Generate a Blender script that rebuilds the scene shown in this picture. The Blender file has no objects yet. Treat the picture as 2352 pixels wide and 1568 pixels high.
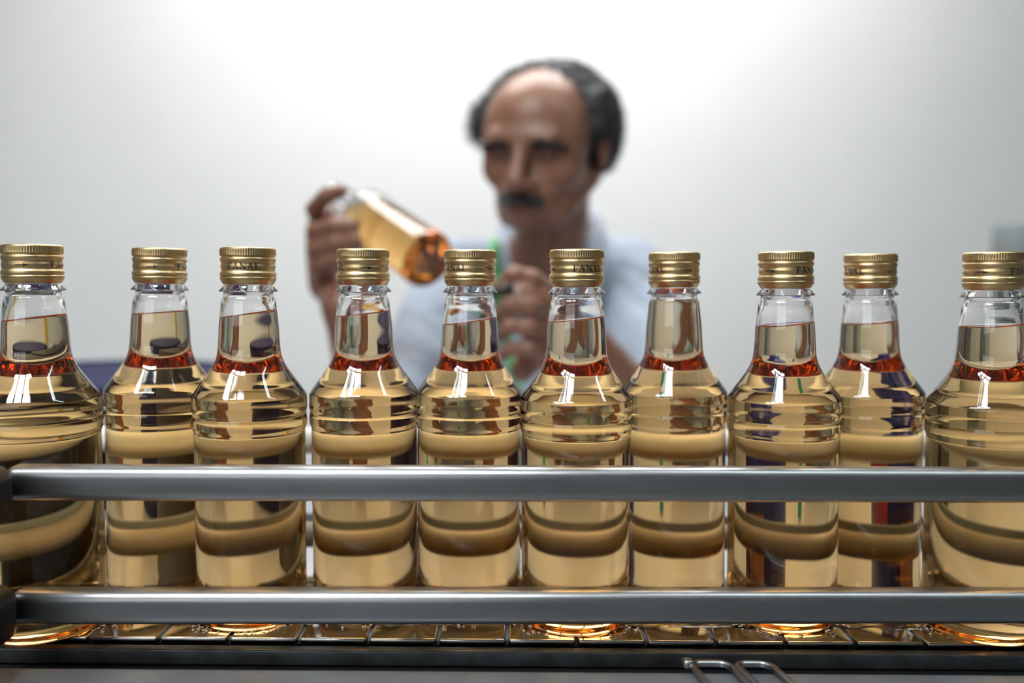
import bpy, bmesh, math, random
import numpy as np
from mathutils import Vector, Matrix, Euler
from mathutils.bvhtree import BVHTree
random.seed(4)
rng = np.random.default_rng(4)
sc = bpy.context.scene
col = sc.collection
PI = math.pi
R = math.radians
BELT = 0.90                      # height of the conveyor top above the floor
ZC = BELT + 0.1965               # camera height
FPX = 2000.0
PITCH = math.atan(144 / 2000.0)
ROLL = R(0.42)

# ---------------------------------------------------------------- camera
cam_d = bpy.data.cameras.new('camera'); cam = bpy.data.objects.new('camera', cam_d); col.objects.link(cam)
cam_d.sensor_width = 36; cam_d.lens = FPX / 2352 * 36
cam_d.clip_start = 0.02; cam_d.clip_end = 60
CAM_M = Matrix.Translation((0, 0, ZC)) @ Matrix.Rotation(PI / 2 - PITCH, 4, 'X') @ Matrix.Rotation(ROLL, 4, 'Z')
cam.matrix_world = CAM_M
cam_d.dof.use_dof = True; cam_d.dof.focus_distance = 0.478; cam_d.dof.aperture_fstop = 2.8
cam_d.dof.aperture_blades = 8
sc.camera = cam

def W(px, py, Y):
    """world point seen at pixel (px,py) of the 2352x1568 frame at world depth Y"""
    d = CAM_M.to_3x3() @ Vector(((px - 1176) / FPX, -(py - 784) / FPX, -1))
    return Vector((0, 0, ZC)) + d * (Y / d.y)

# ---------------------------------------------------------------- world, exposure, cycles
w = bpy.data.worlds.new('World'); sc.world = w; w.use_nodes = True
w.node_tree.nodes['Background'].inputs[0].default_value = (0.75, 0.85, 1, 1)
w.node_tree.nodes['Background'].inputs[1].default_value = 0.15
vs = sc.view_settings
vs.view_transform = 'Standard'; vs.look = 'None'; vs.gamma = 1; vs.use_curve_mapping = False
vs.exposure = -0.98
cy = sc.cycles
cy.use_denoising = True
cy.max_bounces = 28; cy.transmission_bounces = 28; cy.glossy_bounces = 10; cy.diffuse_bounces = 4
cy.transparent_max_bounces = 12; cy.volume_bounces = 0
cy.sample_clamp_indirect = 8
cy.caustics_reflective = True; cy.caustics_refractive = True

def area(name, loc, rot, sx, sy, power, color=(1, 1, 1)):
    l = bpy.data.lights.new(name, 'AREA'); l.shape = 'RECTANGLE'; l.size = sx; l.size_y = sy
    l.energy = power; l.color = color
    o = bpy.data.objects.new(name, l); o.location = loc; o.rotation_euler = rot; col.objects.link(o)
    return o
CEIL = 2.62
SKY1 = (-0.74, -0.34)            # skylight over the camera side of the line
SKY2 = (-0.05, 1.62)              # skylight over the man
SKY1_E, SKY2_E = 62.0, 27.0
area('fluorescent_glow', (0.9, 0.2, CEIL - 0.14), (0, 0, 0), 1.15, 0.06, 6, (0.88, 0.97, 1.0))

# ---------------------------------------------------------------- material helpers
def newmat(name):
    m = bpy.data.materials.new(name); m.use_nodes = True
    nt = m.node_tree; nt.nodes.clear()
    out = nt.nodes.new('ShaderNodeOutputMaterial')
    return m, nt, out
def pbr(name, color, rough=0.5, metal=0.0, noise=None, bump=None, spec=0.5, coat=0.0, rnoise=None, stretch=(1, 1, 1), sss=0.0, sheen=0.0):
    """noise=(scale, colour2, amount) ; bump=(scale, strength, distance) ; rnoise=(scale, lo, hi)"""
    m, nt, out = newmat(name)
    b = nt.nodes.new('ShaderNodeBsdfPrincipled'); nt.links.new(b.outputs[0], out.inputs[0])
    b.inputs['Base Color'].default_value = (*color, 1); b.inputs['Roughness'].default_value = rough
    b.inputs['Metallic'].default_value = metal; b.inputs['Specular IOR Level'].default_value = spec
    b.inputs['Coat Weight'].default_value = coat
    b.inputs['Sheen Weight'].default_value = sheen
    if sss:
        b.inputs['Subsurface Weight'].default_value = sss
        b.inputs['Subsurface Radius'].default_value = (0.012, 0.004, 0.002)
    tc = nt.nodes.new('ShaderNodeTexCoord'); mp = nt.nodes.new('ShaderNodeMapping')
    mp.inputs['Scale'].default_value = stretch; nt.links.new(tc.outputs['Object'], mp.inputs[0])
    def nz(scale, detail=6):
        n = nt.nodes.new('ShaderNodeTexNoise'); n.inputs['Scale'].default_value = scale
        n.inputs['Detail'].default_value = detail; nt.links.new(mp.outputs[0], n.inputs['Vector']); return n
    if noise:
        n = nz(noise[0]); r = nt.nodes.new('ShaderNodeMapRange')
        r.inputs[1].default_value = 0.35; r.inputs[2].default_value = 0.7
        r.inputs[3].default_value = 0; r.inputs[4].default_value = noise[2]
        nt.links.new(n.outputs[0], r.inputs[0])
        mx = nt.nodes.new('ShaderNodeMix'); mx.data_type = 'RGBA'
        mx.inputs[6].default_value = (*color, 1); mx.inputs[7].default_value = (*noise[1], 1)
        nt.links.new(r.outputs[0], mx.inputs[0]); nt.links.new(mx.outputs[2], b.inputs['Base Color'])
    if rnoise:
        n = nz(rnoise[0]); r = nt.nodes.new('ShaderNodeMapRange')
        r.inputs[1].default_value = 0.3; r.inputs[2].default_value = 0.7
        r.inputs[3].default_value = rnoise[1]; r.inputs[4].default_value = rnoise[2]
        nt.links.new(n.outputs[0], r.inputs[0]); nt.links.new(r.outputs[0], b.inputs['Roughness'])
    if bump:
        n = nz(bump[0]); bp = nt.nodes.new('ShaderNodeBump'); bp.inputs['Strength'].default_value = bump[1]
        bp.inputs['Distance'].default_value = bump[2]
        nt.links.new(n.outputs[0], bp.inputs['Height']); nt.links.new(bp.outputs[0], b.inputs['Normal'])
    return m
def emit(name, color, strength):
    m, nt, out = newmat(name)
    e = nt.nodes.new('ShaderNodeEmission'); e.inputs[0].default_value = (*color, 1); e.inputs[1].default_value = strength
    nt.links.new(e.outputs[0], out.inputs[0]); return m
def glass(name, ior, color=(1, 1, 1), rough=0.0):
    m, nt, out = newmat(name)
    g = nt.nodes.new('ShaderNodeBsdfGlass'); g.inputs['Color'].default_value = (*color, 1)
    g.inputs['Roughness'].default_value = rough; g.inputs['IOR'].default_value = ior
    nt.links.new(g.outputs[0], out.inputs[0]); return m

PET, RUM = 1.57, 1.405
M = {}
M['pet'] = glass('clear_plastic', PET)
def liquid_mat(name, dens, rgb):
    m, nt, out = newmat(name)
    g = nt.nodes.new('ShaderNodeBsdfGlass'); g.inputs['Roughness'].default_value = 0
    at = nt.nodes.new('ShaderNodeAttribute'); at.attribute_name = 'open_surface'
    mr = nt.nodes.new('ShaderNodeMapRange'); mr.inputs[3].default_value = RUM / PET; mr.inputs[4].default_value = RUM
    nt.links.new(at.outputs['Fac'], mr.inputs[0]); nt.links.new(mr.outputs[0], g.inputs['IOR'])
    nt.links.new(g.outputs[0], out.inputs['Surface'])
    v = nt.nodes.new('ShaderNodeVolumeAbsorption'); v.inputs['Color'].default_value = (*rgb, 1)
    v.inputs['Density'].default_value = dens; nt.links.new(v.outputs[0], out.inputs['Volume'])
    return m
M['rum'] = liquid_mat('amber_spirit', 28.0, (0.885, 0.61, 0.07))
M['gold'] = pbr('brushed_gold', (0.74, 0.53, 0.27), 0.33, 1.0, rnoise=(300, 0.28, 0.42), bump=(900, 0.05, 0.0002))
M['ink'] = pbr('black_ink', (0.012, 0.011, 0.012), 0.45)
M['steel'] = pbr('brushed_steel', (0.40, 0.40, 0.405), 0.34, 1.0, noise=(40, (0.29, 0.285, 0.285), 0.8),
                 rnoise=(60, 0.27, 0.42), bump=(500, 0.12, 0.0003), stretch=(0.15, 1, 1))
M['plate_steel'] = pbr('wet_steel', (0.62, 0.60, 0.57), 0.10, 1.0, rnoise=(70, 0.05, 0.16), bump=(260, 0.10, 0.0004), stretch=(0.5, 1, 1))
M['dark_steel'] = pbr('dark_steel', (0.13, 0.14, 0.145), 0.5, 0.9, noise=(60, (0.05, 0.05, 0.05), 0.7), rnoise=(90, 0.35, 0.6), bump=(700, 0.2, 0.0003))
M['beam'] = pbr('grey_beam', (0.20, 0.21, 0.225), 0.45, 0.3, noise=(35, (0.15, 0.155, 0.165), 0.8), rnoise=(50, 0.32, 0.5), bump=(450, 0.2, 0.0004))
M['black'] = pbr('black_plastic', (0.008, 0.008, 0.009), 0.42, bump=(400, 0.1, 0.0003))
M['cream_rail'] = pbr('pale_guide_plastic', (0.90, 0.88, 0.80), 0.35, bump=(200, 0.05, 0.0003))
M['grey_rail'] = pbr('dim_guide_plastic', (0.36, 0.32, 0.26), 0.4, noise=(30, (0.26, 0.22, 0.17), 0.8), bump=(200, 0.05, 0.0003))  # grey plastic, browned and darkened so its colour carries the dim light there
M['wall'] = pbr('painted_wall', (0.86, 0.865, 0.86), 0.75, noise=(1.3, (0.74, 0.745, 0.73), 0.6), bump=(9, 0.12, 0.01))
M['side_wall'] = pbr('grey_wall', (0.30, 0.32, 0.33), 0.8, noise=(2, (0.22, 0.23, 0.24), 0.7), bump=(30, 0.1, 0.004))
M['ceiling'] = pbr('ceiling_paint', (0.55, 0.56, 0.56), 0.85, bump=(40, 0.1, 0.003))
M['floor'] = pbr('grey_floor', (0.32, 0.32, 0.31), 0.4, noise=(4, (0.22, 0.22, 0.21), 0.8), bump=(60, 0.05, 0.002))
M['table'] = pbr('pale_laminate', (0.42, 0.425, 0.44), 0.16, noise=(7, (0.38, 0.38, 0.39), 0.6), bump=(50, 0.02, 0.001))
M['blue'] = pbr('navy_plastic', (0.003, 0.004, 0.045), 0.55, spec=0.15, noise=(8, (0.004, 0.006, 0.055), 0.6), bump=(60, 0.05, 0.001))
M['blue_cap'] = pbr('blue_plastic', (0.012, 0.018, 0.20), 0.35)
M['red'] = pbr('red_plastic', (0.60, 0.02, 0.02), 0.4)
M['orange'] = pbr('peach_print', (0.65, 0.28, 0.15), 0.45)
M['teal'] = pbr('teal_plastic', (0.01, 0.38, 0.27), 0.35)
M['yellow'] = pbr('yellow_paint', (0.62, 0.40, 0.02), 0.5, bump=(60, 0.05, 0.002))
M['grey_paint'] = pbr('grey_machine_paint', (0.20, 0.23, 0.235), 0.5, noise=(12, (0.15, 0.165, 0.17), 0.7))
M['pink_paint'] = pbr('dusty_pink_paint', (0.42, 0.27, 0.25), 0.6)
M['skin'] = None
M['shirt'] = pbr('pale_blue_cotton', (0.44, 0.50, 0.60), 0.85, noise=(25, (0.36, 0.42, 0.52), 0.6), bump=(38, 0.55, 0.012), sheen=0.3)
M['green'] = pbr('green_ribbon', (0.13, 0.52, 0.16), 0.6, bump=(500, 0.2, 0.0005))
M['trousers'] = pbr('dark_denim', (0.03, 0.04, 0.07), 0.9, bump=(60, 0.3, 0.005))
M['hair'] = pbr('greying_hair', (0.020, 0.018, 0.018), 0.5, noise=(38, (0.10, 0.10, 0.105), 0.7), bump=(220, 0.8, 0.004))
M['hair_grey'] = pbr('grey_curls', (0.13, 0.13, 0.135), 0.55, noise=(60, (0.03, 0.03, 0.03), 0.8))
M['shoe'] = pbr('black_leather', (0.015, 0.014, 0.013), 0.4)
M['wood'] = pbr('stool_wood', (0.28, 0.16, 0.08), 0.5, noise=(14, (0.18, 0.09, 0.04), 0.8), stretch=(1, 6, 1))
M['pane'] = emit('daylit_pane', (0.93, 0.97, 1.0), SKY1_E)
M['pane2'] = emit('daylit_pane_far', (1.0, 0.985, 0.96), SKY2_E)
M['tube'] = emit('fluorescent_tube', (0.72, 0.95, 1.0), 26)
M['frame'] = pbr('white_frame', (0.6, 0.6, 0.6), 0.5)
M['foam'] = pbr('tan_foam', (0.80, 0.66, 0.52), 0.15, spec=0.6)
M['foam'].node_tree.nodes['Principled BSDF'].inputs['Transmission Weight'].default_value = 0.45
M['water'] = glass('spilled_liquid', 1.33, (1.0, 0.97, 0.92), 0.03)
def skin_mat():
    m, nt, out = newmat('skin')
    b = nt.nodes.new('ShaderNodeBsdfPrincipled'); nt.links.new(b.outputs[0], out.inputs[0])
    at = nt.nodes.new('ShaderNodeAttribute'); at.attribute_name = 'tone'
    tc = nt.nodes.new('ShaderNodeTexCoord'); n = nt.nodes.new('ShaderNodeTexNoise'); n.inputs['Scale'].default_value = 45
    nt.links.new(tc.outputs['Object'], n.inputs['Vector'])
    mx = nt.nodes.new('ShaderNodeMix'); mx.data_type = 'RGBA'; mx.blend_type = 'MULTIPLY'
    cr = nt.nodes.new('ShaderNodeValToRGB'); cr.color_ramp.elements[0].color = (0.78, 0.70, 0.68, 1)
    cr.color_ramp.elements[0].position = 0.3; cr.color_ramp.elements[1].position = 0.7
    nt.links.new(n.outputs[0], cr.inputs[0])
    mx.inputs[0].default_value = 0.7
    nt.links.new(at.outputs['Color'], mx.inputs[6]); nt.links.new(cr.outputs[0], mx.inputs[7])
    nt.links.new(mx.outputs[2], b.inputs['Base Color'])
    b.inputs['Roughness'].default_value = 0.36; b.inputs['Subsurface Weight'].default_value = 0.12
    b.inputs['Subsurface Radius'].default_value = (0.012, 0.004, 0.002)
    bp = nt.nodes.new('ShaderNodeBump'); bp.inputs['Strength'].default_value = 0.25; bp.inputs['Distance'].default_value = 0.002
    n2 = nt.nodes.new('ShaderNodeTexNoise'); n2.inputs['Scale'].default_value = 260
    nt.links.new(tc.outputs['Object'], n2.inputs['Vector'])
    nt.links.new(n2.outputs[0], bp.inputs['Height']); nt.links.new(bp.outputs[0], b.inputs['Normal'])
    return m
M['skin'] = skin_mat()

# ---------------------------------------------------------------- object helpers
def mesh_obj(name, verts, faces, mat, parent=None, smooth=False, loc=None):
    me = bpy.data.meshes.new(name)
    me.from_pydata([tuple(v) for v in verts], [], faces if isinstance(faces, list) else faces.tolist())
    me.materials.append(mat)
    if smooth: me.shade_smooth()
    o = bpy.data.objects.new(name, me); col.objects.link(o)
    if parent: o.parent = parent
    if loc is not None: o.location = loc
    return o
def bm_obj(name, bm, mat, parent=None, smooth=False, loc=None, autosmooth=None):
    bmesh.ops.recalc_face_normals(bm, faces=bm.faces)
    me = bpy.data.meshes.new(name); bm.to_mesh(me); bm.free(); me.materials.append(mat)
    if smooth: me.shade_smooth()
    o = bpy.data.objects.new(name, me); col.objects.link(o)
    if parent: o.parent = parent
    if loc is not None: o.location = loc
    return o
def tag(o, label=None, cat=None, group=None, kind=None):
    if label: o['label'] = label
    if cat: o['category'] = cat
    if group: o['group'] = group
    if kind: o['kind'] = kind
    return o
def empty(name, loc, label, cat, group=None, rz=0):
    o = bpy.data.objects.new(name, None); col.objects.link(o); o.location = loc; o.rotation_euler = (0, 0, rz)
    o.empty_display_size = 0.05
    return tag(o, label, cat, group)
def add_box(bm, c, s, bevel=0.0, seg=3, rot=None):
    g = bmesh.ops.create_cube(bm, size=1.0)
    vs_ = g['verts']
    bmesh.ops.scale(bm, vec=s, verts=vs_)
    if bevel > 0:
        es = list({e for v in vs_ for e in v.link_edges})
        r = bmesh.ops.bevel(bm, geom=es, offset=bevel, segments=seg, affect='EDGES', profile=0.5)
        vs_ = list({v for f in r['faces'] for v in f.verts} | {v for v in vs_ if v.is_valid})
    m = Matrix.Translation(c) @ (rot.to_4x4() if rot else Matrix.Identity(4))
    bmesh.ops.transform(bm, matrix=m, verts=vs_)
def box_obj(name, c, s, mat, parent=None, bevel=0.0, seg=3, smooth=None, rot=None, origin=None):
    bm = bmesh.new(); org = Vector(origin) if origin is not None else Vector(c)
    add_box(bm, Vector(c) - org, s, bevel, seg, rot)
    return bm_obj(name, bm, mat, parent, smooth=(bevel > 0) if smooth is None else smooth, loc=org)
def tube_mesh(pts, rad, sides=10, closed_ends=True):
    pts = [Vector(p) for p in pts]; n = len(pts)
    rad = [rad] * n if not hasattr(rad, '__len__') else rad
    V = []; F = []
    t0 = (pts[1] - pts[0]).normalized()
    up = Vector((0, 0, 1)) if abs(t0.z) < 0.9 else Vector((1, 0, 0))
    a = t0.cross(up).normalized()
    for i, p in enumerate(pts):
        t = (pts[min(i + 1, n - 1)] - pts[max(i - 1, 0)]).normalized()
        a = (a - t * a.dot(t)).normalized(); b = t.cross(a)
        for k in range(sides):
            q = 2 * PI * k / sides
            V.append(p + (a * math.cos(q) + b * math.sin(q)) * rad[i])
    for i in range(n - 1):
        for k in range(sides):
            k2 = (k + 1) % sides
            F.append((i * sides + k, i * sides + k2, (i + 1) * sides + k2, (i + 1) * sides + k))
    if closed_ends:
        F.append(tuple(range(sides))[::-1]); F.append(tuple((n - 1) * sides + k for k in range(sides)))
    return V, F
def tube_obj(name, pts, rad, mat, parent=None, sides=12, smooth=True):
    V, F = tube_mesh(pts, rad, sides)
    return mesh_obj(name, V, F, mat, parent, smooth)
def catmull(P, n=4):
    P = [np.array(p, float) for p in P]; out = []
    for i in range(len(P) - 1):
        p0 = P[max(i - 1, 0)]; p1 = P[i]; p2 = P[i + 1]; p3 = P[min(i + 2, len(P) - 1)]
        for k in range(n):
            t = k / n
            out.append(0.5 * ((2 * p1) + (-p0 + p2) * t + (2 * p0 - 5 * p1 + 4 * p2 - p3) * t * t + (-p0 + 3 * p1 - 3 * p2 + p3) * t ** 3))
    out.append(P[-1]); return out
def lathe(prof, seg, closed_top=False, closed_bot=False):
    """prof: list of (r,z). returns verts, faces (outward for increasing z)"""
    V = []; F = []
    for r, z in prof:
        for k in range(seg):
            a = 2 * PI * k / seg; V.append((r * math.cos(a), r * math.sin(a), z))
    for i in range(len(prof) - 1):
        for k in range(seg):
            k2 = (k + 1) % seg
            F.append((i * seg + k, i * seg + k2, (i + 1) * seg + k2, (i + 1) * seg + k))
    if closed_bot: F.append(tuple(range(seg))[::-1])
    if closed_top: F.append(tuple((len(prof) - 1) * seg + k for k in range(seg)))
    return V, F
def lathe_obj(name, prof, seg, mat, parent=None, loc=None, ct=True, cb=True):
    V, F = lathe(prof, seg, ct, cb)
    o = mesh_obj(name, V, F, mat, parent, True, loc)
    o.data.set_sharp_from_angle(angle=R(50))
    return o

# ================================================================= THE ROOM
def struct(name, c, s, mat, parent=None):
    o = box_obj(name, c, s, mat, parent); o['kind'] = 'structure'; return o
WALL_Y = 2.35
struct('floor', (0, 0.0, -0.05), (8.4, 5.0, 0.1), M['floor'])
struct('wall_back', (0, WALL_Y + 0.05, CEIL / 2), (8.4, 0.1, CEIL), M['wall'])
struct('wall_left', (-3.95, 0.0, CEIL / 2), (0.1, 4.6, CEIL), M['side_wall'])
struct('wall_right', (3.95, 0.0, CEIL / 2), (0.1, 4.6, CEIL), M['side_wall'])
struct('wall_front', (0, -2.35, CEIL / 2), (8.4, 0.1, CEIL), M['side_wall'])
# ceiling with two openings, as strips round them
S1 = (SKY1[0] - 0.60, SKY1[0] + 0.60, SKY1[1] - 0.27, SKY1[1] + 0.27)
S2 = (SKY2[0] - 0.85, SKY2[0] + 0.85, SKY2[1] - 0.40, SKY2[1] + 0.40)
bm = bmesh.new()
def cbox(x0, x1, y0, y1): add_box(bm, ((x0 + x1) / 2, (y0 + y1) / 2, CEIL + 0.05), (x1 - x0, y1 - y0, 0.1))
cbox(-4.2, 4.2, -2.5, S1[2]); cbox(-4.2, 4.2, S1[3], S2[2]); cbox(-4.2, 4.2, S2[3], 2.5)
cbox(-4.2, S1[0], S1[2], S1[3]); cbox(S1[1], 4.2, S1[2], S1[3])
cbox(-4.2, S2[0], S2[2], S2[3]); cbox(S2[1], 4.2, S2[2], S2[3])
tag(bm_obj('ceiling', bm, M['ceiling']), kind='structure')
def skylight(name, S, nx, ny, pane_mat, bar=0.035):
    bm = bmesh.new(); zz = CEIL + 0.02
    for i in range(nx + 1):
        x = S[0] + (S[1] - S[0]) * i / nx; add_box(bm, (x, (S[2] + S[3]) / 2, zz), (bar, S[3] - S[2] + bar, 0.05))
    for j in range(ny + 1):
        y = S[2] + (S[3] - S[2]) * j / ny; add_box(bm, ((S[0] + S[1]) / 2, y, zz), (S[1] - S[0] + bar, bar, 0.052))
    fr = tag(bm_obj(name, bm, M['frame']), kind='structure')
    for i in range(nx):
        for j in range(ny):
            x0 = S[0] + (S[1] - S[0]) * (i + .5) / nx; y0 = S[2] + (S[3] - S[2]) * (j + .5) / ny
            box_obj('pane', (x0, y0, CEIL + 0.03), ((S[1] - S[0]) / nx - bar, (S[3] - S[2]) / ny - bar, 0.012), pane_mat, fr)
skylight('window_1', S1, 3, 2, M['pane'], 0.05)
skylight('window_2', S2, 4, 2, M['pane2'])
# high daylit windows in the wall behind the camera, at the left
M['pane3'] = emit('daylit_high_window', (0.90, 0.96, 1.0), 5.0)
bm = bmesh.new()
for k in range(4): add_box(bm, (-3.2 + k * 0.9, -2.28, 1.95), (0.06, 0.05, 1.16))
for zz in (1.37, 1.95, 2.53): add_box(bm, (-1.85, -2.28, zz), (2.76, 0.052, 0.06))
w3 = tag(bm_obj('window_3', bm, M['frame']), kind='structure')
for k in range(3):
    for zz in (1.66, 2.24): box_obj('pane', (-2.75 + k * 0.9, -2.285, zz), (0.84, 0.012, 0.52), M['pane3'], w3)

# fluorescent lamps on the ceiling
def lamp(x, y, rz, label, L=1.2):
    e = empty('ceiling_light', (x, y, CEIL - 0.045), label, 'lamp', 'fluorescent ceiling lights', rz)
    bm = bmesh.new(); add_box(bm, (0, 0, 0.02), (L, 0.14, 0.05), 0.008, 2); bm_obj('housing', bm, M['frame'], e)
    for s in (-1, 1):
        V, F = tube_mesh([(-L / 2 + .03, s * 0.04, -0.03), (L / 2 - .03, s * 0.04, -0.03)], 0.013, 12)
        mesh_obj('tube', V, F, M['tube'], e, True)
lamp(-0.50, -0.02, R(28), 'twin tube ceiling light beside the skylight above the bottles', 0.9)
lamp(0.9, 0.2, 0, 'twin tube ceiling light to the right above the conveyor')

# ================================================================= CONVEYOR
PITCH_P = 0.0381
PLATE_Y0, PLATE_Y1 = 0.4625, 0.5640
conv = empty('conveyor', (0, 0.51, 0), 'steel slat chain conveyor carrying the row of bottles', 'conveyor')
def rel(p): return (p[0], p[1] - 0.51, p[2])
# hinge plates
def plate_mesh():
    bm = bmesh.new()
    add_box(bm, (0, 0, -0.0016), (PITCH_P - 0.0022, PLATE_Y1 - PLATE_Y0, 0.0032), 0.0009, 3)
    bmesh.ops.recalc_face_normals(bm, faces=bm.faces)
    me = bpy.data.meshes.new('chain_plate'); bm.to_mesh(me); bm.free(); me.materials.append(M['plate_steel']); me.shade_smooth()
    me.set_sharp_from_angle(angle=R(40)); return me
pm = plate_mesh()
XOFF = W(1165, 1465, PLATE_Y0).x
NP = 13
for i in range(-NP, NP + 1):
    o = bpy.data.objects.new('chain_plate', pm); col.objects.link(o); o.parent = conv
    o.location = rel((XOFF + PITCH_P * (i + .5), (PLATE_Y0 + PLATE_Y1) / 2, BELT + random.uniform(-.00008, .00008)))
    o.rotation_euler = (R(random.uniform(-.12, .12)), R(random.uniform(-.15, .15)), 0)
for i in range(-NP, NP + 1):   # hinge knuckles under every joint
    V, F = tube_mesh([rel((XOFF + PITCH_P * i, PLATE_Y0 + 0.004, BELT - 0.0048)), rel((XOFF + PITCH_P * i, PLATE_Y1 - 0.004, BELT - 0.0048))], 0.0031, 10)
    mesh_obj('hinge_pin', V, F, M['dark_steel'], conv, True)
HX = 0.56
def cbeam(name, x0, x1, y0, y1, z0, z1, mat, bev):
    bm = bmesh.new(); add_box(bm, rel(((x0 + x1) / 2, (y0 + y1) / 2, (z0 + z1) / 2)), (x1 - x0, y1 - y0, z1 - z0), bev, 4)
    o = bm_obj(name, bm, mat, conv, True); o.data.set_sharp_from_angle(angle=R(60)); return o
cbeam('wear_strip', -HX, HX, 0.4535, 0.4600, BELT - 0.0115, BELT - 0.0028, M['dark_steel'], 0.0012)
cbeam('side_beam', -HX, HX, 0.386, 0.4440, BELT - 0.075, BELT - 0.0045, M['beam'], 0.014)
cbeam('wear_strip', -HX, HX, 0.5670, 0.5740, BELT - 0.0125, BELT - 0.0035, M['dark_steel'], 0.0012)
cbeam('side_beam', -HX, HX, 0.5790, 0.5990, BELT - 0.075, BELT - 0.012, M['beam'], 0.004)
cbeam('bed_plate', -HX, HX, 0.445, 0.578, BELT - 0.075, BELT - 0.012, M['black'], 0.001)
for sx in (-0.5, 0.5):
    for yy in (0.415, 0.585):
        bm = bmesh.new(); add_box(bm, rel((sx, yy, (BELT - 0.075) / 2)), (0.04, 0.03, BELT - 0.075), 0.003, 2)
        bm_obj('leg', bm, M['beam'], conv, True)

# clamp bracket on the front beam (two rounded frames)
clamp_c = W(1690, 1552, 0.432); clamp_c.z = BELT - 0.0036
cl = empty('beam_clamp', clamp_c, 'bright steel clamp bracket with two rounded frames on the front beam', 'bracket')
def rframe(x0, x1, y0, y1, slant, wdt, mat):
    # rounded frame lying on the beam: a closed tube-like strip
    pts = []
    rr = 0.006
    cs = [(x1 - rr, y1 - rr, 0), (x0 + rr, y1 - rr, 90), (x0 + rr, y0 + rr, 180), (x1 - rr, y0 + rr, 270)]
    for cx, cyy, a0 in cs:
        for k in range(6):
            a = R(a0 + 90 * k / 5); px = cx + rr * math.cos(a); py = cyy + rr * math.sin(a)
            pts.append((px + slant * (py - y1), py, 0.0016))
    n = len(pts); V = []; F = []
    for i in range(n):
        p = Vector(pts[i]); t = (Vector(pts[(i + 1) % n]) - Vector(pts[i - 1])).normalized(); nn = Vector((-t.y, t.x, 0))
        for dx, dz in ((-1, -1), (-1, 1), (-.55, 1.6), (.55, 1.6), (1, 1), (1, -1)):
            V.append(p + nn * dx * wdt / 2 + Vector((0, 0, dz * 0.001)))
    for i in range(n):
        j = (i + 1) % n
        for k in range(6):
            F.append((i * 6 + k, i * 6 + (k + 1) % 6, j * 6 + (k + 1) % 6, j * 6 + k))
    return mesh_obj('frame', V, F, mat, cl, False)
u = W(1590, 1540, 0.432).x - clamp_c.x; v = W(1672, 1540, 0.432).x - clamp_c.x
rframe(u, v + 0.002, -0.034, 0.0075, -0.18, 0.0032, M['steel'])
u2 = W(1694, 1540, 0.432).x - clamp_c.x; v2 = W(1775, 1540, 0.432).x - clamp_c.x
rframe(u2, v2, -0.034, 0.0075, -0.22, 0.0032, M['steel'])
cb1 = box_obj('bolt', (u - 0.003, 0.004, 0.002), (0.006, 0.006, 0.005), M['steel'], cl, 0.002, 3)
cb1.location = (u - 0.001, 0.006, 0.0022)

# ---- guide rails
def rail(name, y_l, y_r, zc, h, d, mat, label, bev, x0=-0.6, x1=0.6):
    yaw = math.atan2(y_r - y_l, 0.6)
    o = box_obj(name, (0, (y_l + y_r) / 2, zc), (x1 - x0, d, h), mat, bevel=bev, seg=6)
    o.location.x = (x0 + x1) / 2
    o.location.y = (y_l + y_r) / 2 + math.tan(yaw) * o.location.x
    o.rotation_euler = (0, 0, yaw)
    o.data.set_sharp_from_angle(angle=R(60))
    return tag(o, label, 'rail', None)
YL, YR = 0.4415, 0.4535
xl = W(14, 1100, 0.44).x
rail('guide_rail', YL, YR, BELT + 0.0902, 0.0182, 0.0145, M['steel'], 'upper steel guide rail across the front of the bottles', 0.0056, x0=xl, x1=0.62)
rail('guide_rail', YL, YR, BELT + 0.0250, 0.0182, 0.0145, M['steel'], 'lower steel guide rail just above the front edge of the chain', 0.0056, x0=xl, x1=0.62)
def rrail(zc, label, mat, strip):
    V, F = tube_mesh([(-0.62, 0.5950, zc), (0.62, 0.5950, zc)], 0.0088, 24)
    o = tag(mesh_obj('guide_rail', V, F, mat, None, True), label, 'rail')
    s_ = box_obj('backing_strip', (0, 0.6055, zc + strip), (1.24, 0.004, 0.015), M['grey_paint'], o, 0.0008, 2)
    return o
rrail(BELT + 0.0845, 'upper pale round guide rail behind the bottles', M['cream_rail'], -0.004)
rrail(BELT + 0.0180, 'lower grey round guide rail behind the bottles', M['grey_rail'], 0.005)
# black post with clamps holding the rails at the left
post = empty('rail_post', (W(-112, 1300, 0.40).x, 0.402, BELT - 0.004), 'black post with clamps holding the front guide rails at the left edge', 'post')
px_ = post.location
def pbox(name, c, s, bev):
    bm = bmesh.new(); add_box(bm, c, s, bev, 4); return bm_obj(name, bm, M['black'], post, True)
pbox('column', (-0.006, -0.008, 0.04), (0.030, 0.016, 0.125), 0.005)
pbox('clamp', (-0.001, 0.0155, 0.0915), (0.030, 0.032, 0.030), 0.008)
pbox('clamp', (-0.001, 0.0155, 0.0308), (0.030, 0.032, 0.030), 0.008)
for zz in (0.0915, 0.0308):
    V, F = lathe([(0.0001, -0.012), (0.008, -0.012), (0.0095, -0.010), (0.0095, -0.002), (0.006, 0.0)], 20, True, True)
    o = mesh_obj('knob', V, F, M['black'], post, True); o.rotation_euler = (-PI / 2, 0, 0); o.location = (-0.004, -0.0155, zz)
for xx, yy in ((-0.50, 0.614), (0.50, 0.614), (0.0, 0.614)):
    pass

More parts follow.
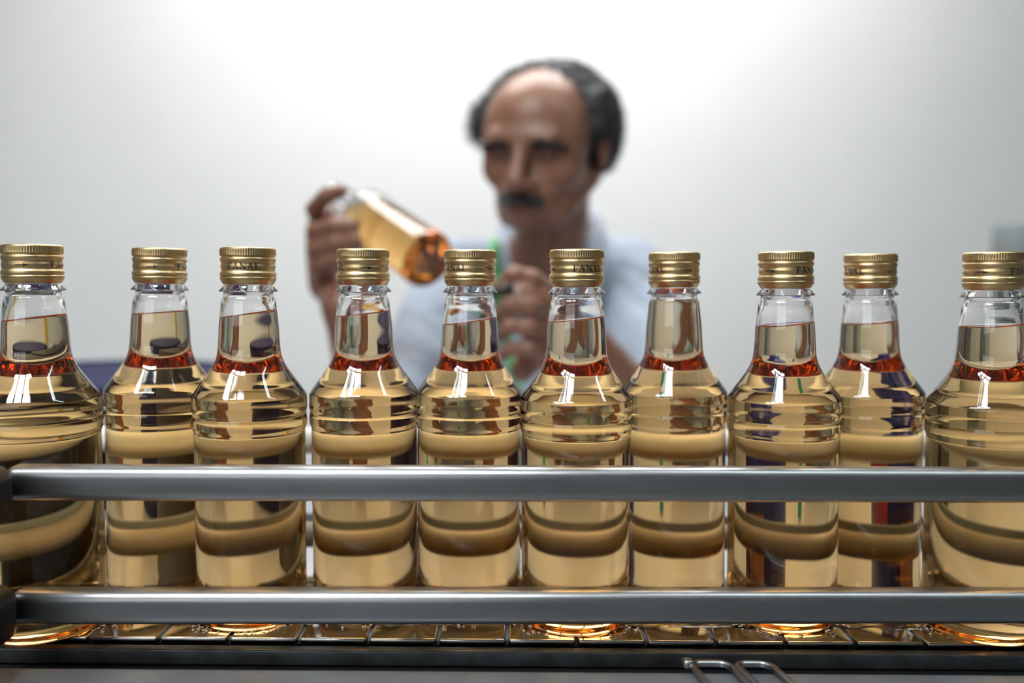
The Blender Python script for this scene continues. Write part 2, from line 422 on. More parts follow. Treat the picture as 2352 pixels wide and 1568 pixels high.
# ================================================================= BOTTLES
OUT = [(0.01, 3.6), (10, 3.4), (18, 2.6), (23.5, 1.0), (27.3, 0.1), (28.3, 0.0), (29.2, 0.3), (30.2, 1.5), (30.7, 3.8), (31.05, 7), (31.1, 12),
       (31.1, 30), (31.1, 55), (31.1, 80), (31.1, 100), (31.1, 106), (31.15, 108.3), (31.6, 109.8), (32.0, 111.3), (32.1, 113.5), (32.0, 115.6), (31.75, 116.9),
       (31.55, 117.8), (31.75, 118.8), (32.05, 120.2), (32.1, 123), (32.1, 125.5), (32.0, 127.4), (31.75, 128.6), (31.1, 129.8), (30.2, 131.1), (27.3, 135.2), (23.9, 140), (20.9, 144.4),
       (18.7, 148.8), (17.6, 153), (17.1, 157.5), (16.85, 162), (16.55, 168), (16.0, 173.6), (15.5, 178), (15.1, 181.5), (14.6, 183.6), (13.95, 184.8), (13.75, 186), (13.75, 187.6)]
NECK = [(16.2, 187.8), (16.35, 188.1), (16.1, 188.5), (13.6, 191.2), (13.15, 192.2), (13.1, 194), (13.0, 205), (12.9, 211.2)]
outp = [(p[0], p[1]) for p in catmull(OUT, 3)] + NECK
INN = [(0.01, 4.4), (10, 4.2), (18, 3.4), (23.5, 1.9), (27, 1.05), (28.0, 1.0), (28.8, 1.3), (29.6, 2.3), (30.0, 4.2), (30.45, 7.5), (30.5, 12),
       (30.5, 30), (30.5, 55), (30.5, 80), (30.5, 100), (30.5, 106), (30.55, 108.3), (30.95, 109.8), (31.4, 111.3), (31.5, 113.5), (31.4, 115.6), (31.15, 116.9),
       (30.95, 117.8), (31.15, 118.8), (31.45, 120.2), (31.5, 123), (31.5, 125.3), (31.35, 127.1), (31.0, 128.2), (30.4, 129.2), (29.5, 130.5), (26.6, 134.6), (23.2, 139.4), (20.2, 143.9),
       (18.0, 148.5), (16.6, 153), (16.05, 157.5), (15.75, 162), (15.4, 168), (14.7, 173.6), (13.9, 178), (12.9, 181.5), (11.9, 184), (11.2, 186), (10.95, 188), (10.9, 192), (10.9, 211.2)]
innp = np.array([(p[0], p[1]) for p in catmull(INN, 3)])
iz = np.maximum.accumulate(innp[:, 1]); 
KI = int(np.argmax(innp[:, 1] >= 5)) if False else None
SEG = 96
ang = np.arange(SEG) * 2 * PI / SEG
# index where inner profile turns upward
k0 = int(np.argmin(innp[:, 1]))
up_z = innp[k0:, 1]; up_r = innp[k0:, 0]
o_ = np.argsort(up_z, kind='stable'); 
def rin(z): return np.interp(z, up_z, up_r)
ZFIX = 140.0

def ring_faces(a, b, flip=False):
    F = []
    for k in range(SEG):
        k2 = (k + 1) % SEG
        f = (a + k, a + k2, b + k2, b + k)
        F.append(f[::-1] if flip else f)
    return F
def waterline(z0, slope, az):
    z = np.full(SEG, z0)
    for _ in range(6):
        z = z0 + slope * rin(z) * np.cos(ang - az)
    return z

def build_bottle(loc, level, slope, az, label, capped=True, cap_rot=0.0, lean=(0, 0), group='capped bottles on the conveyor', rot=None):
    e = empty('bottle', loc, label, 'bottle', group)
    if rot is not None:
        e.rotation_mode = 'QUATERNION'; e.rotation_quaternion = rot
    else:
        e.rotation_euler = (lean[0], lean[1], 0)
    S = 0.001
    if isinstance(level, (int, float)):
        wl = waterline(level, slope, az)
    # ---- shell : outside + inside above the waterline
    V = []; F = []
    def ring(r, z):
        b = len(V); r = np.broadcast_to(r, (SEG,)); z = np.broadcast_to(z, (SEG,))
        for k in range(SEG): V.append((r[k] * math.cos(ang[k]) * S, r[k] * math.sin(ang[k]) * S, z[k] * S))
        return b
    prev = None
    for r, z in outp:
        b = ring(r, z)
        if prev is not None: F += ring_faces(prev, b)
        else: F.append(tuple(b + k for k in range(SEG))[::-1])
        prev = b
    NA = 40
    for i in range(NA + 1):
        t = 1 - i / NA; z = wl + (211.2 - wl) * t ** 1.0
        b = ring(rin(z), z)
        F += ring_faces(prev, b)   # over the lip, then down the inside
        prev = b
    body = mesh_obj('body', V, F, M['pet'], e, True)
    body.data.set_sharp_from_angle(angle=R(55))
    body['label'] = 'clear plastic bottle body'
    # ---- liquid
    V = []; F = []; top = []
    prev = None
    lower = [(r, z) for r, z in innp if not (z > ZFIX)]
    for r, z in lower:
        b = ring(r, z)
        if prev is not None: F += ring_faces(prev, b)
        else: F.append(tuple(b + k for k in range(SEG))[::-1])
        prev = b
    zf = lower[-1][1]
    NL = 30
    for i in range(1, NL + 1):
        z = zf + (wl - zf) * i / NL
        b = ring(rin(z), z); F += ring_faces(prev, b); prev = b
    nside = len(F)
    zc_ = float(np.mean(wl)); rw = rin(wl)
    # meniscus: top ring duplicated so the two surfaces keep their own normals
    prev = ring(rw, wl)
    for q, dz in ((0.965, -0.55), (0.90, -0.85), (0.7, -0.95), (0.35, -0.95), (0.02, -0.95)):
        b = ring(rw * q, zc_ + (wl - zc_) * q + dz)
        F += ring_faces(prev, b); prev = b
    F.append(tuple(prev + k for k in range(SEG)))
    liq = mesh_obj('liquid', V, F, M['rum'], e, True)
    a = liq.data.attributes.new('open_surface', 'FLOAT', 'FACE')
    vals = np.zeros(len(F), dtype=np.float32); vals[nside:] = 1.0; a.data.foreach_set('value', vals)
    # weld the duplicate ring? keep coincident rings: closed for the renderer
    liq['label'] = 'pale gold liquid'
    if capped:
        c = bpy.data.objects.new('cap', CAPM); col.objects.link(c); c.parent = e; c.location = (0, 0, 0.1915)
        va = math.atan2(loc[1], loc[0])            # direction of view in plan
        # text angle a is measured to the right of the line of sight
        c.rotation_euler = (0, 0, va + PI + R(cap_rot))
        c['label'] = 'gold metal screw cap with knurled rim'
        l = bpy.data.objects.new('printed_lettering', LETM); col.objects.link(l); l.parent = c
        l['label'] = 'black printed capital letters and arrows'
        l2 = l
        t = bpy.data.objects.new('tamper_band', BANDM); col.objects.link(t); t.parent = c
    return e

# ---- cap meshes (z from 0 = lower edge at 191.5 mm, to 21.2)
CP = [(12.95, 2.2), (13.3, 0.6), (13.75, 0.35), (14.2, 1.0), (15.1, 2.4), (15.45, 3.4), (15.5, 4.1), (15.3, 4.5)]
BAND = CP + [(15.0, 4.75), (14.2, 4.8)]
CAPP = [(14.2, 4.75), (15.15, 4.85), (15.4, 5.1), (15.55, 5.7), (15.55, 6.3), (15.35, 7.0), (14.85, 7.7), (14.7, 8.3), (14.75, 8.9), (15.0, 9.6), (15.1, 10.3), (15.0, 10.9), (14.8, 11.5),
        (14.7, 12.0), (14.75, 12.6), (15.05, 13.2), (15.35, 14.0), (15.35, 14.6), (15.1, 15.2), (14.75, 15.6), (14.7, 15.9), (14.95, 16.2), (15.35, 16.5)]
KN0, KN1 = 16.6, 20.1
def cap_meshes():
    S = 0.001; n = 288
    prof = [(r, z, 0) for r, z in catmull(CAPP, 3)]
    prof += [(15.45, 16.75, .5), (15.45, 17.1, 1), (15.45, 18.3, 1), (15.45, 19.2, 1), (15.42, 19.7, .8), (15.35, 20.1, .35), (15.2, 20.5, .05), (14.8, 20.95, 0), (14.1, 21.2, 0), (12, 21.25, 0), (6, 21.25, 0), (0.02, 21.25, 0)]
    V = []; F = []
    for r, z, kn in prof:
        for k in range(n):
            a = 2 * PI * k / n
            tooth = 0.5 - 0.5 * math.cos(2 * PI * k * 72 / n)
            rr = r - kn * 0.32 * tooth
            V.append((rr * math.cos(a) * S, rr * math.sin(a) * S, z * S))
    for i in range(len(prof) - 1):
        for k in range(n):
            k2 = (k + 1) % n; F.append((i * n + k, i * n + k2, (i + 1) * n + k2, (i + 1) * n + k))
    me = bpy.data.meshes.new('cap'); me.from_pydata(V, [], F); me.materials.append(M['gold']); me.shade_smooth()
    # band
    V2 = []; F2 = []; pr = catmull(BAND, 3)
    for r, z in pr:
        for k in range(n // 3):
            a = 2 * PI * k / (n // 3)
            wob = 0.10 * math.sin(2 * a + 1) + 0.06 * math.sin(5 * a)
            V2.append((r * math.cos(a) * S, r * math.sin(a) * S, (z + wob * max(0, 1 - z / 2.5)) * S))
    m_ = n // 3
    for i in range(len(pr) - 1):
        for k in range(m_):
            k2 = (k + 1) % m_; F2.append((i * m_ + k, i * m_ + k2, (i + 1) * m_ + k2, (i + 1) * m_ + k))
    me2 = bpy.data.meshes.new('tamper_band'); me2.from_pydata(V2, [], F2); me2.materials.append(M['gold']); me2.shade_smooth()
    return me, me2
CAPM, BANDM = cap_meshes()
cprof = np.array(catmull(CAPP, 3))
def rcap(z): return float(np.interp(z, cprof[:, 1], cprof[:, 0]))
# ---- serif letters as stroke polygons on a unit-high grid (x, y in letter heights)
def quad(x0, y0, x1, y1, w0, w1=None):
    w1 = w0 if w1 is None else w1
    return [(x0 - w0 / 2, y0), (x0 + w0 / 2, y0), (x1 + w1 / 2, y1), (x1 - w1 / 2, y1)]
def rect(x0, y0, x1, y1): return [(x0, y0), (x1, y0), (x1, y1), (x0, y1)]
TH, TN, SF = 0.19, 0.085, 0.075
def gF(x):
    return [rect(x + .12, 0, x + .12 + TH, 1), rect(x, 0, x + .40, SF), rect(x, 1 - SF, x + .72, 1), rect(x + .20, .48, x + .55, .48 + SF),
            rect(x + .67, .76, x + .72, 1), rect(x + .51, .38, x + .56, .62)], .80
def gA(x):
    return [quad(x + .16, 0, x + .45, 1, TN), quad(x + .78, 0, x + .45, 1, TH + .02, TH - .02), rect(x + .22, .32, x + .68, .32 + SF),
            rect(x + .02, 0, x + .32, SF), rect(x + .60, 0, x + .96, SF)], .98
def gN(x):
    return [rect(x + .14, 0, x + .14 + TN, 1), rect(x + .78, 0, x + .78 + TN, 1), quad(x + .80, 0, x + .16, 1, TH + .05), rect(x + .02, 0, x + .33, SF),
            rect(x + .02, 1 - SF, x + .2, 1), rect(x + .66, 1 - SF, x + .96, 1)], 1.0
def gL(x):
    return [rect(x + .12, 0, x + .12 + TH, 1), rect(x, 0, x + .70, SF), rect(x, 1 - SF, x + .40, 1), quad(x + .64, 0, x + .70, .26, .05)], .76
def word():
    polys = []; x = 0
    for g in (gF, gA, gN, gA, gL):
        p, adv = g(x); polys += p; x += adv + 0.06
    return polys, x
def letter_mesh():
    S = 0.001; V = []; F = []
    polys, wid = word()
    H = 3.7; z0 = 8.75
    span = R(72)
    def put(poly, a_start, a_scale, zb, zs):
        # split polygon (a quad) on a fine grid so it follows the ribs
        p = [np.array(q, float) for q in poly]
        nu = max(1, int(np.linalg.norm(p[1] - p[0]) * 7)); nv = max(1, int(np.linalg.norm(p[3] - p[0]) * 14))
        b = len(V)
        for j in range(nv + 1):
            for i in range(nu + 1):
                u_, v_ = i / nu, j / nv
                q = (p[0] * (1 - u_) + p[1] * u_) * (1 - v_) + (p[3] * (1 - u_) + p[2] * u_) * v_
                a = a_start + q[0] * a_scale; z = zb + q[1] * zs
                r = rcap(z) + 0.03
                V.append((r * math.cos(a) * S, r * math.sin(a) * S, z * S))
        for j in range(nv):
            for i in range(nu):
                k = b + j * (nu + 1) + i; F.append((k, k + 1, k + nu + 2, k + nu + 1))
    for rep in (0, PI):
        # local +angle runs to the right seen from outside; L ends at angle 0
        put_span = span / wid
        for p in polys: put(p, rep - span, put_span, z0, H)
        # arrow from 40 to 69 degrees
        L = R(29) * 15 / 1.0
        sc_ = 1 / 15.0
        put([(0, -.22), (4.6, -.22), (4.6, .22), (0, .22)], rep + R(40), sc_, 10.3, 1)
        put([(4.4, -.16), (7.4, 0.0), (4.4, .16), (4.4, 0)], rep + R(40), sc_, 10.3, 1)
        put([(4.2, .16), (7.5, 0), (4.0, 1.15), (4.2, .2)], rep + R(40), sc_, 10.3, 1)
        put([(4.2, -.16), (4.0, -1.15), (7.5, 0), (4.2, 0)], rep + R(40), sc_, 10.3, 1)
    me = bpy.data.meshes.new('printed_lettering'); me.from_pydata(V, [], F); me.materials.append(M['ink']); me.shade_smooth()
    return me
LETM = letter_mesh()

# ---- bottle row : solved from silhouettes
ZB = 0.13
def depth_from_cap(x0, x1, r=0.01545):
    t0 = math.atan((x0 - 1176) / FPX); t1 = math.atan((x1 - 1176) / FPX)
    a = (t1 - t0) / 2; D = r / math.sin(a); return D * math.cos((t0 + t1) / 2) 
# (pixel x of the axis at y, plan depth)
BOT = [  # axis px at cap height, axis px at body (y 1020), depth, level px left, level px right, L-end angle, label
    (75, 92, 0.478, 739, 722, -73),
    (367, 371, 0.522, 722, 712, -69),
    (570, 575.5, 0.498, 731, 711, 25),
    (834, 838, 0.514, 727, 713, -45),
    (1080, 1079, 0.516, 746, 728, -7),
    (1324.5, 1322.5, 0.495, 739, 726, 64),
    (1548.5, 1547, 0.529, 690, 689, -20.5),
    (1805, 1799, 0.501, 749, 738, -86),
    (1999, 1993, 0.532, 743, 736, -12),
    (2281, 2266, 0.486, 751, 742, -74),
]
LAB = [
    'capped bottle of pale gold spirit cut off by the left edge of the photo',
    'capped bottle second from the left, partly behind its right neighbour',
    'capped bottle third from the left with its cap lettering facing straight out',
    'capped bottle in front of the hand that holds the tilted bottle',
    'capped bottle just left of the man\'s chin, its liquid surface clearly tilted',
    'capped bottle nearest the middle, below the man\'s jaw, fully in view',
    'capped bottle filled highest of the row, seventh from the left',
    'capped bottle third from the right, overlapping the bottle on its right',
    'capped bottle second from the right, set back behind its left neighbour',
    'capped bottle cut off by the right edge of the photo',
]
BPOS = []
for i, (xc, xb, Y, l0, l1, crot) in enumerate(BOT):
    pb = W(xb, 1020, Y)
    pc = W(xc, 610, Y)
    loc = Vector((pb.x, Y, BELT + 0.0004))
    lean = math.atan2(pc.x - pb.x, pc.z - pb.z)
    loc.x = pb.x - math.tan(lean) * (pb.z - BELT)
    zl = W(xc - 66, l0, Y).z; zr = W(xc + 66, l1, Y).z
    lev = ((zl + zr) / 2 - BELT) * 1000
    slope = (zr - zl) / 0.033
    BPOS.append(loc)
    build_bottle(loc, min(lev, 184.5), slope, 0.0, LAB[i], True, crot, (0, lean))

# film of liquid and foam on the chain
def puddle():
    bm = bmesh.new()
    nx, ny = 260, 26
    x0, x1, y0, y1 = -0.42, 0.42, PLATE_Y0 + 0.004, PLATE_Y1 - 0.002
    from mathutils import noise as mn
    grid = {}
    for i in range(nx + 1):
        x = x0 + (x1 - x0) * i / nx
        edge = 0.015 + 0.006 * mn.noise((x * 22, 1.3, 0)) + 0.003 * mn.noise((x * 90, 4.3, 0))
        for j in range(ny + 1):
            t = j / ny
            y = y0 + edge + (y1 - y0 - edge) * t
            z = BELT + 0.00015 + 0.0006 * min(1, t * 5) ** 0.5 + 0.00018 * mn.noise((x * 160, y * 160, 0))
            grid[i, j] = bm.verts.new((x, y, z))
    for i in range(nx):
        for j in range(ny):
            bm.faces.new((grid[i, j], grid[i + 1, j], grid[i + 1, j + 1], grid[i, j + 1]))
    r = bmesh.ops.extrude_face_region(bm, geom=list(bm.faces))
    for v in [g for g in r['geom'] if isinstance(g, bmesh.types.BMVert)]: v.co.z = BELT + 0.00006
    o = bm_obj('spilled_liquid', bm, M['water'], None, True)
    return tag(o, 'thin film of spilled liquid spread over the chain plates', 'puddle', kind='stuff')
puddle()
def foam():
    V = []; F = []
    bmi = bmesh.new(); bmesh.ops.create_icosphere(bmi, subdivisions=2, radius=1.0)
    bv = [v.co.copy() for v in bmi.verts]; bf = [tuple(v.index for v in f.verts) for f in bmi.faces]; bmi.free()
    n = 0
    def add(x, y, r):
        b = len(V)
        for c in bv: V.append((x + c.x * r, y + c.y * r, BELT + 0.0006 + max(c.z, -0.25) * r * 0.8 + r * 0.15))
        for f in bf: F.append(tuple(b + k for k in f))
    # between bottles, and round their heels
    for i in range(len(BPOS)):
        p = BPOS[i]
        for k in range(170):
            a = random.uniform(0, 2 * PI); rr = 0.0305 + random.random() ** 1.5 * 0.009
            x, y = p.x + rr * math.cos(a), p.y + rr * math.sin(a)
            if not (PLATE_Y0 + .004 < y < PLATE_Y1 - .003): continue
            if any((x - q.x) ** 2 + (y - q.y) ** 2 < 0.0300 ** 2 for q in BPOS): continue
            add(x, y, random.uniform(0.00035, 0.0010))
    o = mesh_obj('foam_bubbles', V, F, M['foam'], None, True)
    return tag(o, 'small foam bubbles round the feet of the bottles', 'foam', kind='stuff')
foam()

# ================================================================= TABLE AND THINGS BEHIND THE LINE
TT = BELT - 0.055
tb = empty('table', (0, 0.95, 0), 'pale table behind the conveyor where the man rests his elbows', 'table')
box = box_obj('tabletop', (0, 0, TT - 0.015), (1.36, 0.56, 0.03), M['table'], tb, 0.004, 3); box.location = (0, -0.03, TT - 0.015)
for sx in (-0.62, 0.62):
    for sy in (-0.27, 0.21):
        o = box_obj('leg', (0, 0, 0), (0.045, 0.045, TT - 0.03), M['frame'], tb, 0.004, 2); o.location = (sx, sy, (TT - 0.03) / 2)

# blue tub
tub = empty('tub', (-0.462, 0.980, TT), 'round navy blue plastic tub behind the bottles at the left', 'tub')
TR, THT = 0.153, 0.143
lathe_obj('body', [(0.0, 0.0), (TR * .93, 0.0), (TR * .95, 0.004), (TR * .99, THT - .03), (TR * .99, THT - .012), (TR * 0.985, THT - .012)], 96, M['blue'], tub, ct=False, cb=False)
lathe_obj('lid', [(TR * .985, THT - .012), (TR * 1.02, THT - .012), (TR * 1.025, THT - .004), (TR * 1.0, THT), (TR * .93, THT), (TR * .92, THT - .003), (0.0, THT - .003)], 96, M['blue'], tub, ct=False, cb=False)

# blue-capped bottle with red and blue label
jug = empty('squeeze_bottle', (0.238, 0.662, TT), 'small bottle with blue cap and red and blue label behind the eighth bottle', 'bottle')
lathe_obj('body', [(0, 0), (.028, 0), (.031, .004), (.031, .118), (.029, .128), (.022, .140), (.014, .148), (.013, .152), (0, .152)], 48, M['blue_cap'], jug, ct=False, cb=False)
lathe_obj('cap', [(.0, .152), (.0155, .152), (.016, .154), (.0155, .166), (.014, .168), (0, .168)], 40, M['blue_cap'], jug, ct=False, cb=False)
def patch(name, a0, a1, z0, z1, mat, r=.0315):
    V = []; F = []; n = 16
    for j in (0, 1):
        for i in range(n + 1):
            a = R(a0 + (a1 - a0) * i / n); V.append((r * math.cos(a), r * math.sin(a), z1 if j else z0))
    for i in range(n): F.append((i, i + 1, n + 2 + i, n + 1 + i))
    return mesh_obj(name, V, F, mat, jug, True)
patch('label_red', -66, -44, .060, .095, M['red']); patch('label_red', -66, -15, .095, .122, M['red']); patch('label_peach', -125, -88, .028, .080, M['orange'])
patch('label_peach', -110, -80, .010, .028, M['orange'], .0317)
# teal item
tl = empty('small_tube', (0.2275, 0.945, TT), 'small upright teal tube on the table behind the bottles', 'tube')
lathe_obj('body', [(0, 0), (.0075, 0), (.008, .001), (.008, .05), (.006, .054), (0, .054)], 24, M['teal'], tl, ct=False, cb=False)
lathe_obj('cap', [(0, .0541), (.0058, .0541), (.0058, .060), (.005, .061), (0, .061)], 24, M['teal'], tl, ct=False, cb=False)

# yellow post far left, machine column at the right
yp = struct('trim_1', (-1.72, 2.30, 1.25), (0.07, 0.06, 2.5), M['yellow'])
mc = empty('machine_column', (0.952, 1.62, 0), 'grey machine column with a control box at the far right edge', 'machine')
o = box_obj('column', (0, 0, 0), (0.16, 0.16, 1.13), M['grey_paint'], mc, 0.01, 3); o.location = (0.075, 0, 0.565)
o = box_obj('control_box', (0, 0, 0), (0.17, 0.12, 0.08), M['grey_paint'], mc, 0.012, 3); o.location = (0.035, -0.02, 1.17)
o = box_obj('front_panel', (0, 0, 0), (0.11, 0.012, 0.055), M['pink_paint'], mc, 0.004, 3); o.location = (0.06, -0.085, 1.165)
dk = empty('machine_stand', (0.80, 0.86, 0), 'dark upright machine frame beyond the right end of the row', 'machine')
o = box_obj('upright', (0, 0, 0), (0.10, 0.10, 1.30), M['dark_steel'], dk, 0.004, 2); o.location = (0, 0, 0.65)
dl = empty('machine_stand', (-0.98, 0.70, 0), 'dark upright machine frame beyond the left end of the row', 'machine')
o = box_obj('upright', (0, 0, 0), (0.16, 0.14, 1.02), M['dark_steel'], dl, 0.004, 2); o.location = (0, 0, 0.51)

hs = empty('machine_housing', (-0.53, 0.69, TT), 'low black machine housing behind the leftmost bottle', 'machine')
def hbox(name, x0, x1, y0, y1, z0, z1, bev=.008):
    bm = bmesh.new(); add_box(bm, ((x0 + x1) / 2 + .53, (y0 + y1) / 2 - .69, (z0 + z1) / 2 - TT), (x1 - x0, y1 - y0, z1 - z0), bev, 4)
    bm_obj(name, bm, M['black'], hs, True)
hbox('base', -.66, -.288, .612, .735, TT, BELT + .094)
hbox('cover', -.66, -.375, .640, .730, BELT + .094, BELT + .106)
lathe_obj('knob', [(0, 0), (.012, 0), (.012, .010), (.009, .013), (0, .013)], 24, M['dark_steel'], hs, loc=(0.05, 0.0, BELT + .106 - TT), ct=False, cb=False)
# ================================================================= THE MAN
class Field:
    def __init__(self, lo, hi, h):
        self.lo = np.array(lo, float); self.h = h
        self.n = np.ceil((np.array(hi) - self.lo) / h).astype(int) + 1
        self.v = np.full(tuple(self.n), 0.05, np.float32)
        self.ax = [self.lo[i] + h * np.arange(self.n[i]) for i in range(3)]
    def region(self, lo, hi, pad):
        a = np.maximum(np.floor((np.array(lo) - pad - self.lo) / self.h).astype(int), 0)
        b = np.minimum(np.ceil((np.array(hi) + pad - self.lo) / self.h).astype(int) + 1, self.n)
        b = np.maximum(b, a)
        sl = tuple(slice(a[i], b[i]) for i in range(3))
        X, Y, Z = np.meshgrid(*[self.ax[i][sl[i]] for i in range(3)], indexing='ij')
        return sl, X, Y, Z
    def blend(self, sl, d, k, sub=False):
        v = self.v[sl]
        if sub:
            h = np.clip(0.5 - 0.5 * (v + d) / k, 0, 1); self.v[sl] = v * (1 - h) + (-d) * h + k * h * (1 - h)
        else:
            h = np.clip(0.5 + 0.5 * (v - d) / k, 0, 1); self.v[sl] = v * (1 - h) + d * h - k * h * (1 - h)
    def cap(self, a, b, ra, rb, k=0.008, sub=False):
        a = np.array(a, float); b = np.array(b, float); rm = max(ra, rb) + 0.03
        sl, X, Y, Z = self.region(np.minimum(a, b), np.maximum(a, b), rm + k)
        ab = b - a; L = max(ab @ ab, 1e-9)
        t = np.clip(((X - a[0]) * ab[0] + (Y - a[1]) * ab[1] + (Z - a[2]) * ab[2]) / L, 0, 1)
        d = np.sqrt((X - a[0] - t * ab[0]) ** 2 + (Y - a[1] - t * ab[1]) ** 2 + (Z - a[2] - t * ab[2]) ** 2) - (ra + (rb - ra) * t)
        self.blend(sl, d, k, sub)
    def ell(self, c, r, k=0.01, rot=None, sub=False):
        c = np.array(c, float); r = np.array(r, float); m = r.max()
        if rot is not None: r[2] *= HZ
        sl, X, Y, Z = self.region(c - m, c + m, 0.03 + k)
        P = np.stack([X - c[0], Y - c[1], Z - c[2]])
        if rot is not None: P = np.einsum('ji,j...->i...', np.array(rot), P)
        q0 = np.sqrt(sum((P[i] / r[i]) ** 2 for i in range(3))); q1 = np.sqrt(sum((P[i] / r[i] ** 2) ** 2 for i in range(3)))
        d = q0 * (q0 - 1) / np.maximum(q1, 1e-6)
        self.blend(sl, d, k, sub)
    def mesh(self):
        v = self.v; s = v < 0; n = np.array(v.shape)
        c = np.zeros(tuple(n - 1) + (3,), np.float32); cnt = np.zeros(tuple(n - 1), np.float32)
        for ax in range(3):
            o1, o2 = [a for a in range(3) if a != ax]
            for i in (0, 1):
                for j in (0, 1):
                    st = [0, 0, 0]; st[o1] = i; st[o2] = j
                    A = tuple(slice(st[q], st[q] + n[q] - 1) for q in range(3))
                    st2 = list(st); st2[ax] = 1
                    B = tuple(slice(st2[q], st2[q] + n[q] - 1) for q in range(3))
                    cr = s[A] != s[B]
                    idx = np.nonzero(cr); va = v[A][idx]; vb = v[B][idx]; t = va / (va - vb)
                    for q in range(3):
                        if q == ax: c[idx + (q,)] += t
                        else: c[idx + (q,)] += st[q]
                    cnt[idx] += 1
        act = cnt > 0; ids = np.full(cnt.shape, -1, np.int64); k = np.nonzero(act); ids[k] = np.arange(len(k[0]))
        V = c[k] / cnt[k][:, None] + np.stack(k, 1); V = V * self.h + self.lo
        Q = []
        for ax in range(3):
            o1, o2 = (ax + 1) % 3, (ax + 2) % 3
            A = [slice(1, -1)] * 3; B = [slice(1, -1)] * 3; A[ax] = slice(0, n[ax] - 1); B[ax] = slice(1, n[ax])
            sa = s[tuple(A)]; sb = s[tuple(B)]
            for flip in (0, 1):
                m = (sa & ~sb) if not flip else (~sa & sb)
                idx = np.array(np.nonzero(m))
                if idx.shape[1] == 0: continue
                base = idx.copy()
                for q in range(3):
                    if q != ax: base[q] += 1
                def cell(d1, d2):
                    b = base.copy(); b[o1] -= d1; b[o2] -= d2; return ids[tuple(b)]
                q4 = np.stack([cell(1, 1), cell(0, 1), cell(0, 0), cell(1, 0)], 1)
                Q.append(q4[:, ::-1] if flip else q4)
        return V, np.concatenate(Q)

def smooth_mesh(V, Q, it=2, lam=0.5):
    n = len(V)
    e = np.concatenate([Q[:, [0, 1]], Q[:, [1, 2]], Q[:, [2, 3]], Q[:, [3, 0]]])
    for _ in range(it):
        acc = np.zeros_like(V); cn = np.zeros(n)
        for d in range(3):
            acc[:, d] = np.bincount(e[:, 0], V[e[:, 1], d], n) + np.bincount(e[:, 1], V[e[:, 0], d], n)
        cn = np.bincount(e[:, 0], minlength=n) + np.bincount(e[:, 1], minlength=n)
        V = V * (1 - lam) + lam * acc / cn[:, None]
    return V

person = empty('person', (0.06, 1.40, 0), 'man with greying hair and moustache in a pale blue shirt examining a tilted bottle', 'person')
PL = person.location.copy()
def pobj(name, V, F, mat, smooth=True, parent=None):
    V = np.asarray(V, float) - np.array(PL)
    me = bpy.data.meshes.new(name); me.from_pydata(V.tolist(), [], F if isinstance(F, list) else F.tolist())
    me.materials.append(mat)
    if smooth: me.shade_smooth()
    o = bpy.data.objects.new(name, me); col.objects.link(o); o.parent = parent or person
    return o

# head frame
HR = Matrix.Rotation(R(3), 3, 'Y') @ Matrix.Rotation(R(-21), 3, 'Z') @ Matrix.Rotation(R(17), 3, 'X')
HRn = np.array(HR)
EYE = W(1197, 354, 1.085)
HC = EYE - HR @ Vector((0, -0.090, -0.002))
HZ = 0.85
def H(x, y, z): return np.array(HC + HR @ Vector((x, y, z * HZ)))

# joints
neck_b = np.array(W(1262, 566, 1.275))
shL = np.array(W(1046, 655, 1.235)); shR = np.array(W(1448, 645, 1.315))      # camera left / camera right
elL = np.array(W(885, 1020, 1.055)); elL[2] = TT + 0.046
wrL = np.array(W(796, 706, 1.005))
elR = np.array(W(1512, 1000, 1.13)); elR[2] = TT + 0.046
wrR = np.array(W(1300, 735, 1.005))
chest = np.array(W(1235, 900, 1.335)); pelvis = np.array([0.07, 1.43, 0.62])
# held bottle frame
hb_base = np.array(W(985, 598, 0.905))
hb_dirpx = np.array(W(836, 494, 0.998)) - hb_base
hb_dir = hb_dirpx / np.linalg.norm(hb_dirpx)
def HB(t): return hb_base + hb_dir * t            # point on its axis, metres from the base

F1 = Field((-0.27, 0.80, 0.50), (0.33, 1.60, 1.40), 0.0032)
f = F1
# --- cranium and face
f.ell(H(0, .018, .036), (.0745, .094, .080), .012, HRn)
f.ell(H(0, -.030, .030), (.064, .058, .066), .02, HRn)                  # forehead
f.ell(H(0, -.030, -.045), (.058, .058, .068), .02, HRn)
f.ell(H(0, -.052, -.090), (.040, .036, .030), .022, HRn)                # jaw
f.ell(H(0, -.078, -.104), (.020, .017, .016), .016, HRn)                # chin
for s in (-1, 1):
    f.cap(H(s * .057, .005, -.055), H(s * .030, -.062, -.098), .016, .014, .02)   # jaw line
    f.ell(H(s * .043, -.062, -.032), (.018, .018, .018), .022, HRn)
    f.ell(H(s * .050, -.040, -.002), (.014, .034, .045), .018, HRn)      # cheekbone
f.cap(H(-.034, -.083, .019), H(.034, -.083, .019), .012, .012, .012)     # brow ridge
for s in (-1, 1):
    f.ell(H(s * .029, -.100, -.004), (.0155, .018, .0125), .010, HRn, sub=True)   # sockets
    f.ell(H(s * .030, -.0735, -.007), (.0145, .0125, .0115), .004, HRn)             # closed lids
f.cap(H(0, -.090, .008), H(0, -.1145, -.036), .0085, .0115, .010)        # nose
f.ell(H(0, -.113, -.041), (.0125, .011, .010), .006, HRn)
for s in (-1, 1): f.ell(H(s * .0135, -.100, -.0435), (.0085, .011, .0085), .005, HRn)
f.ell(H(0, -.080, -.068), (.034, .021, .026), .016, HRn)                 # muzzle
f.cap(H(-.021, -.0925, -.0715), H(.021, -.0925, -.0715), .0045, .0045, .006)
f.cap(H(0, -.0985, -.0705), H(0, -.0985, -.0706), .005, .005, .008)
f.cap(H(-.017, -.0935, -.0800), H(.017, -.0935, -.0800), .0058, .0058, .006)
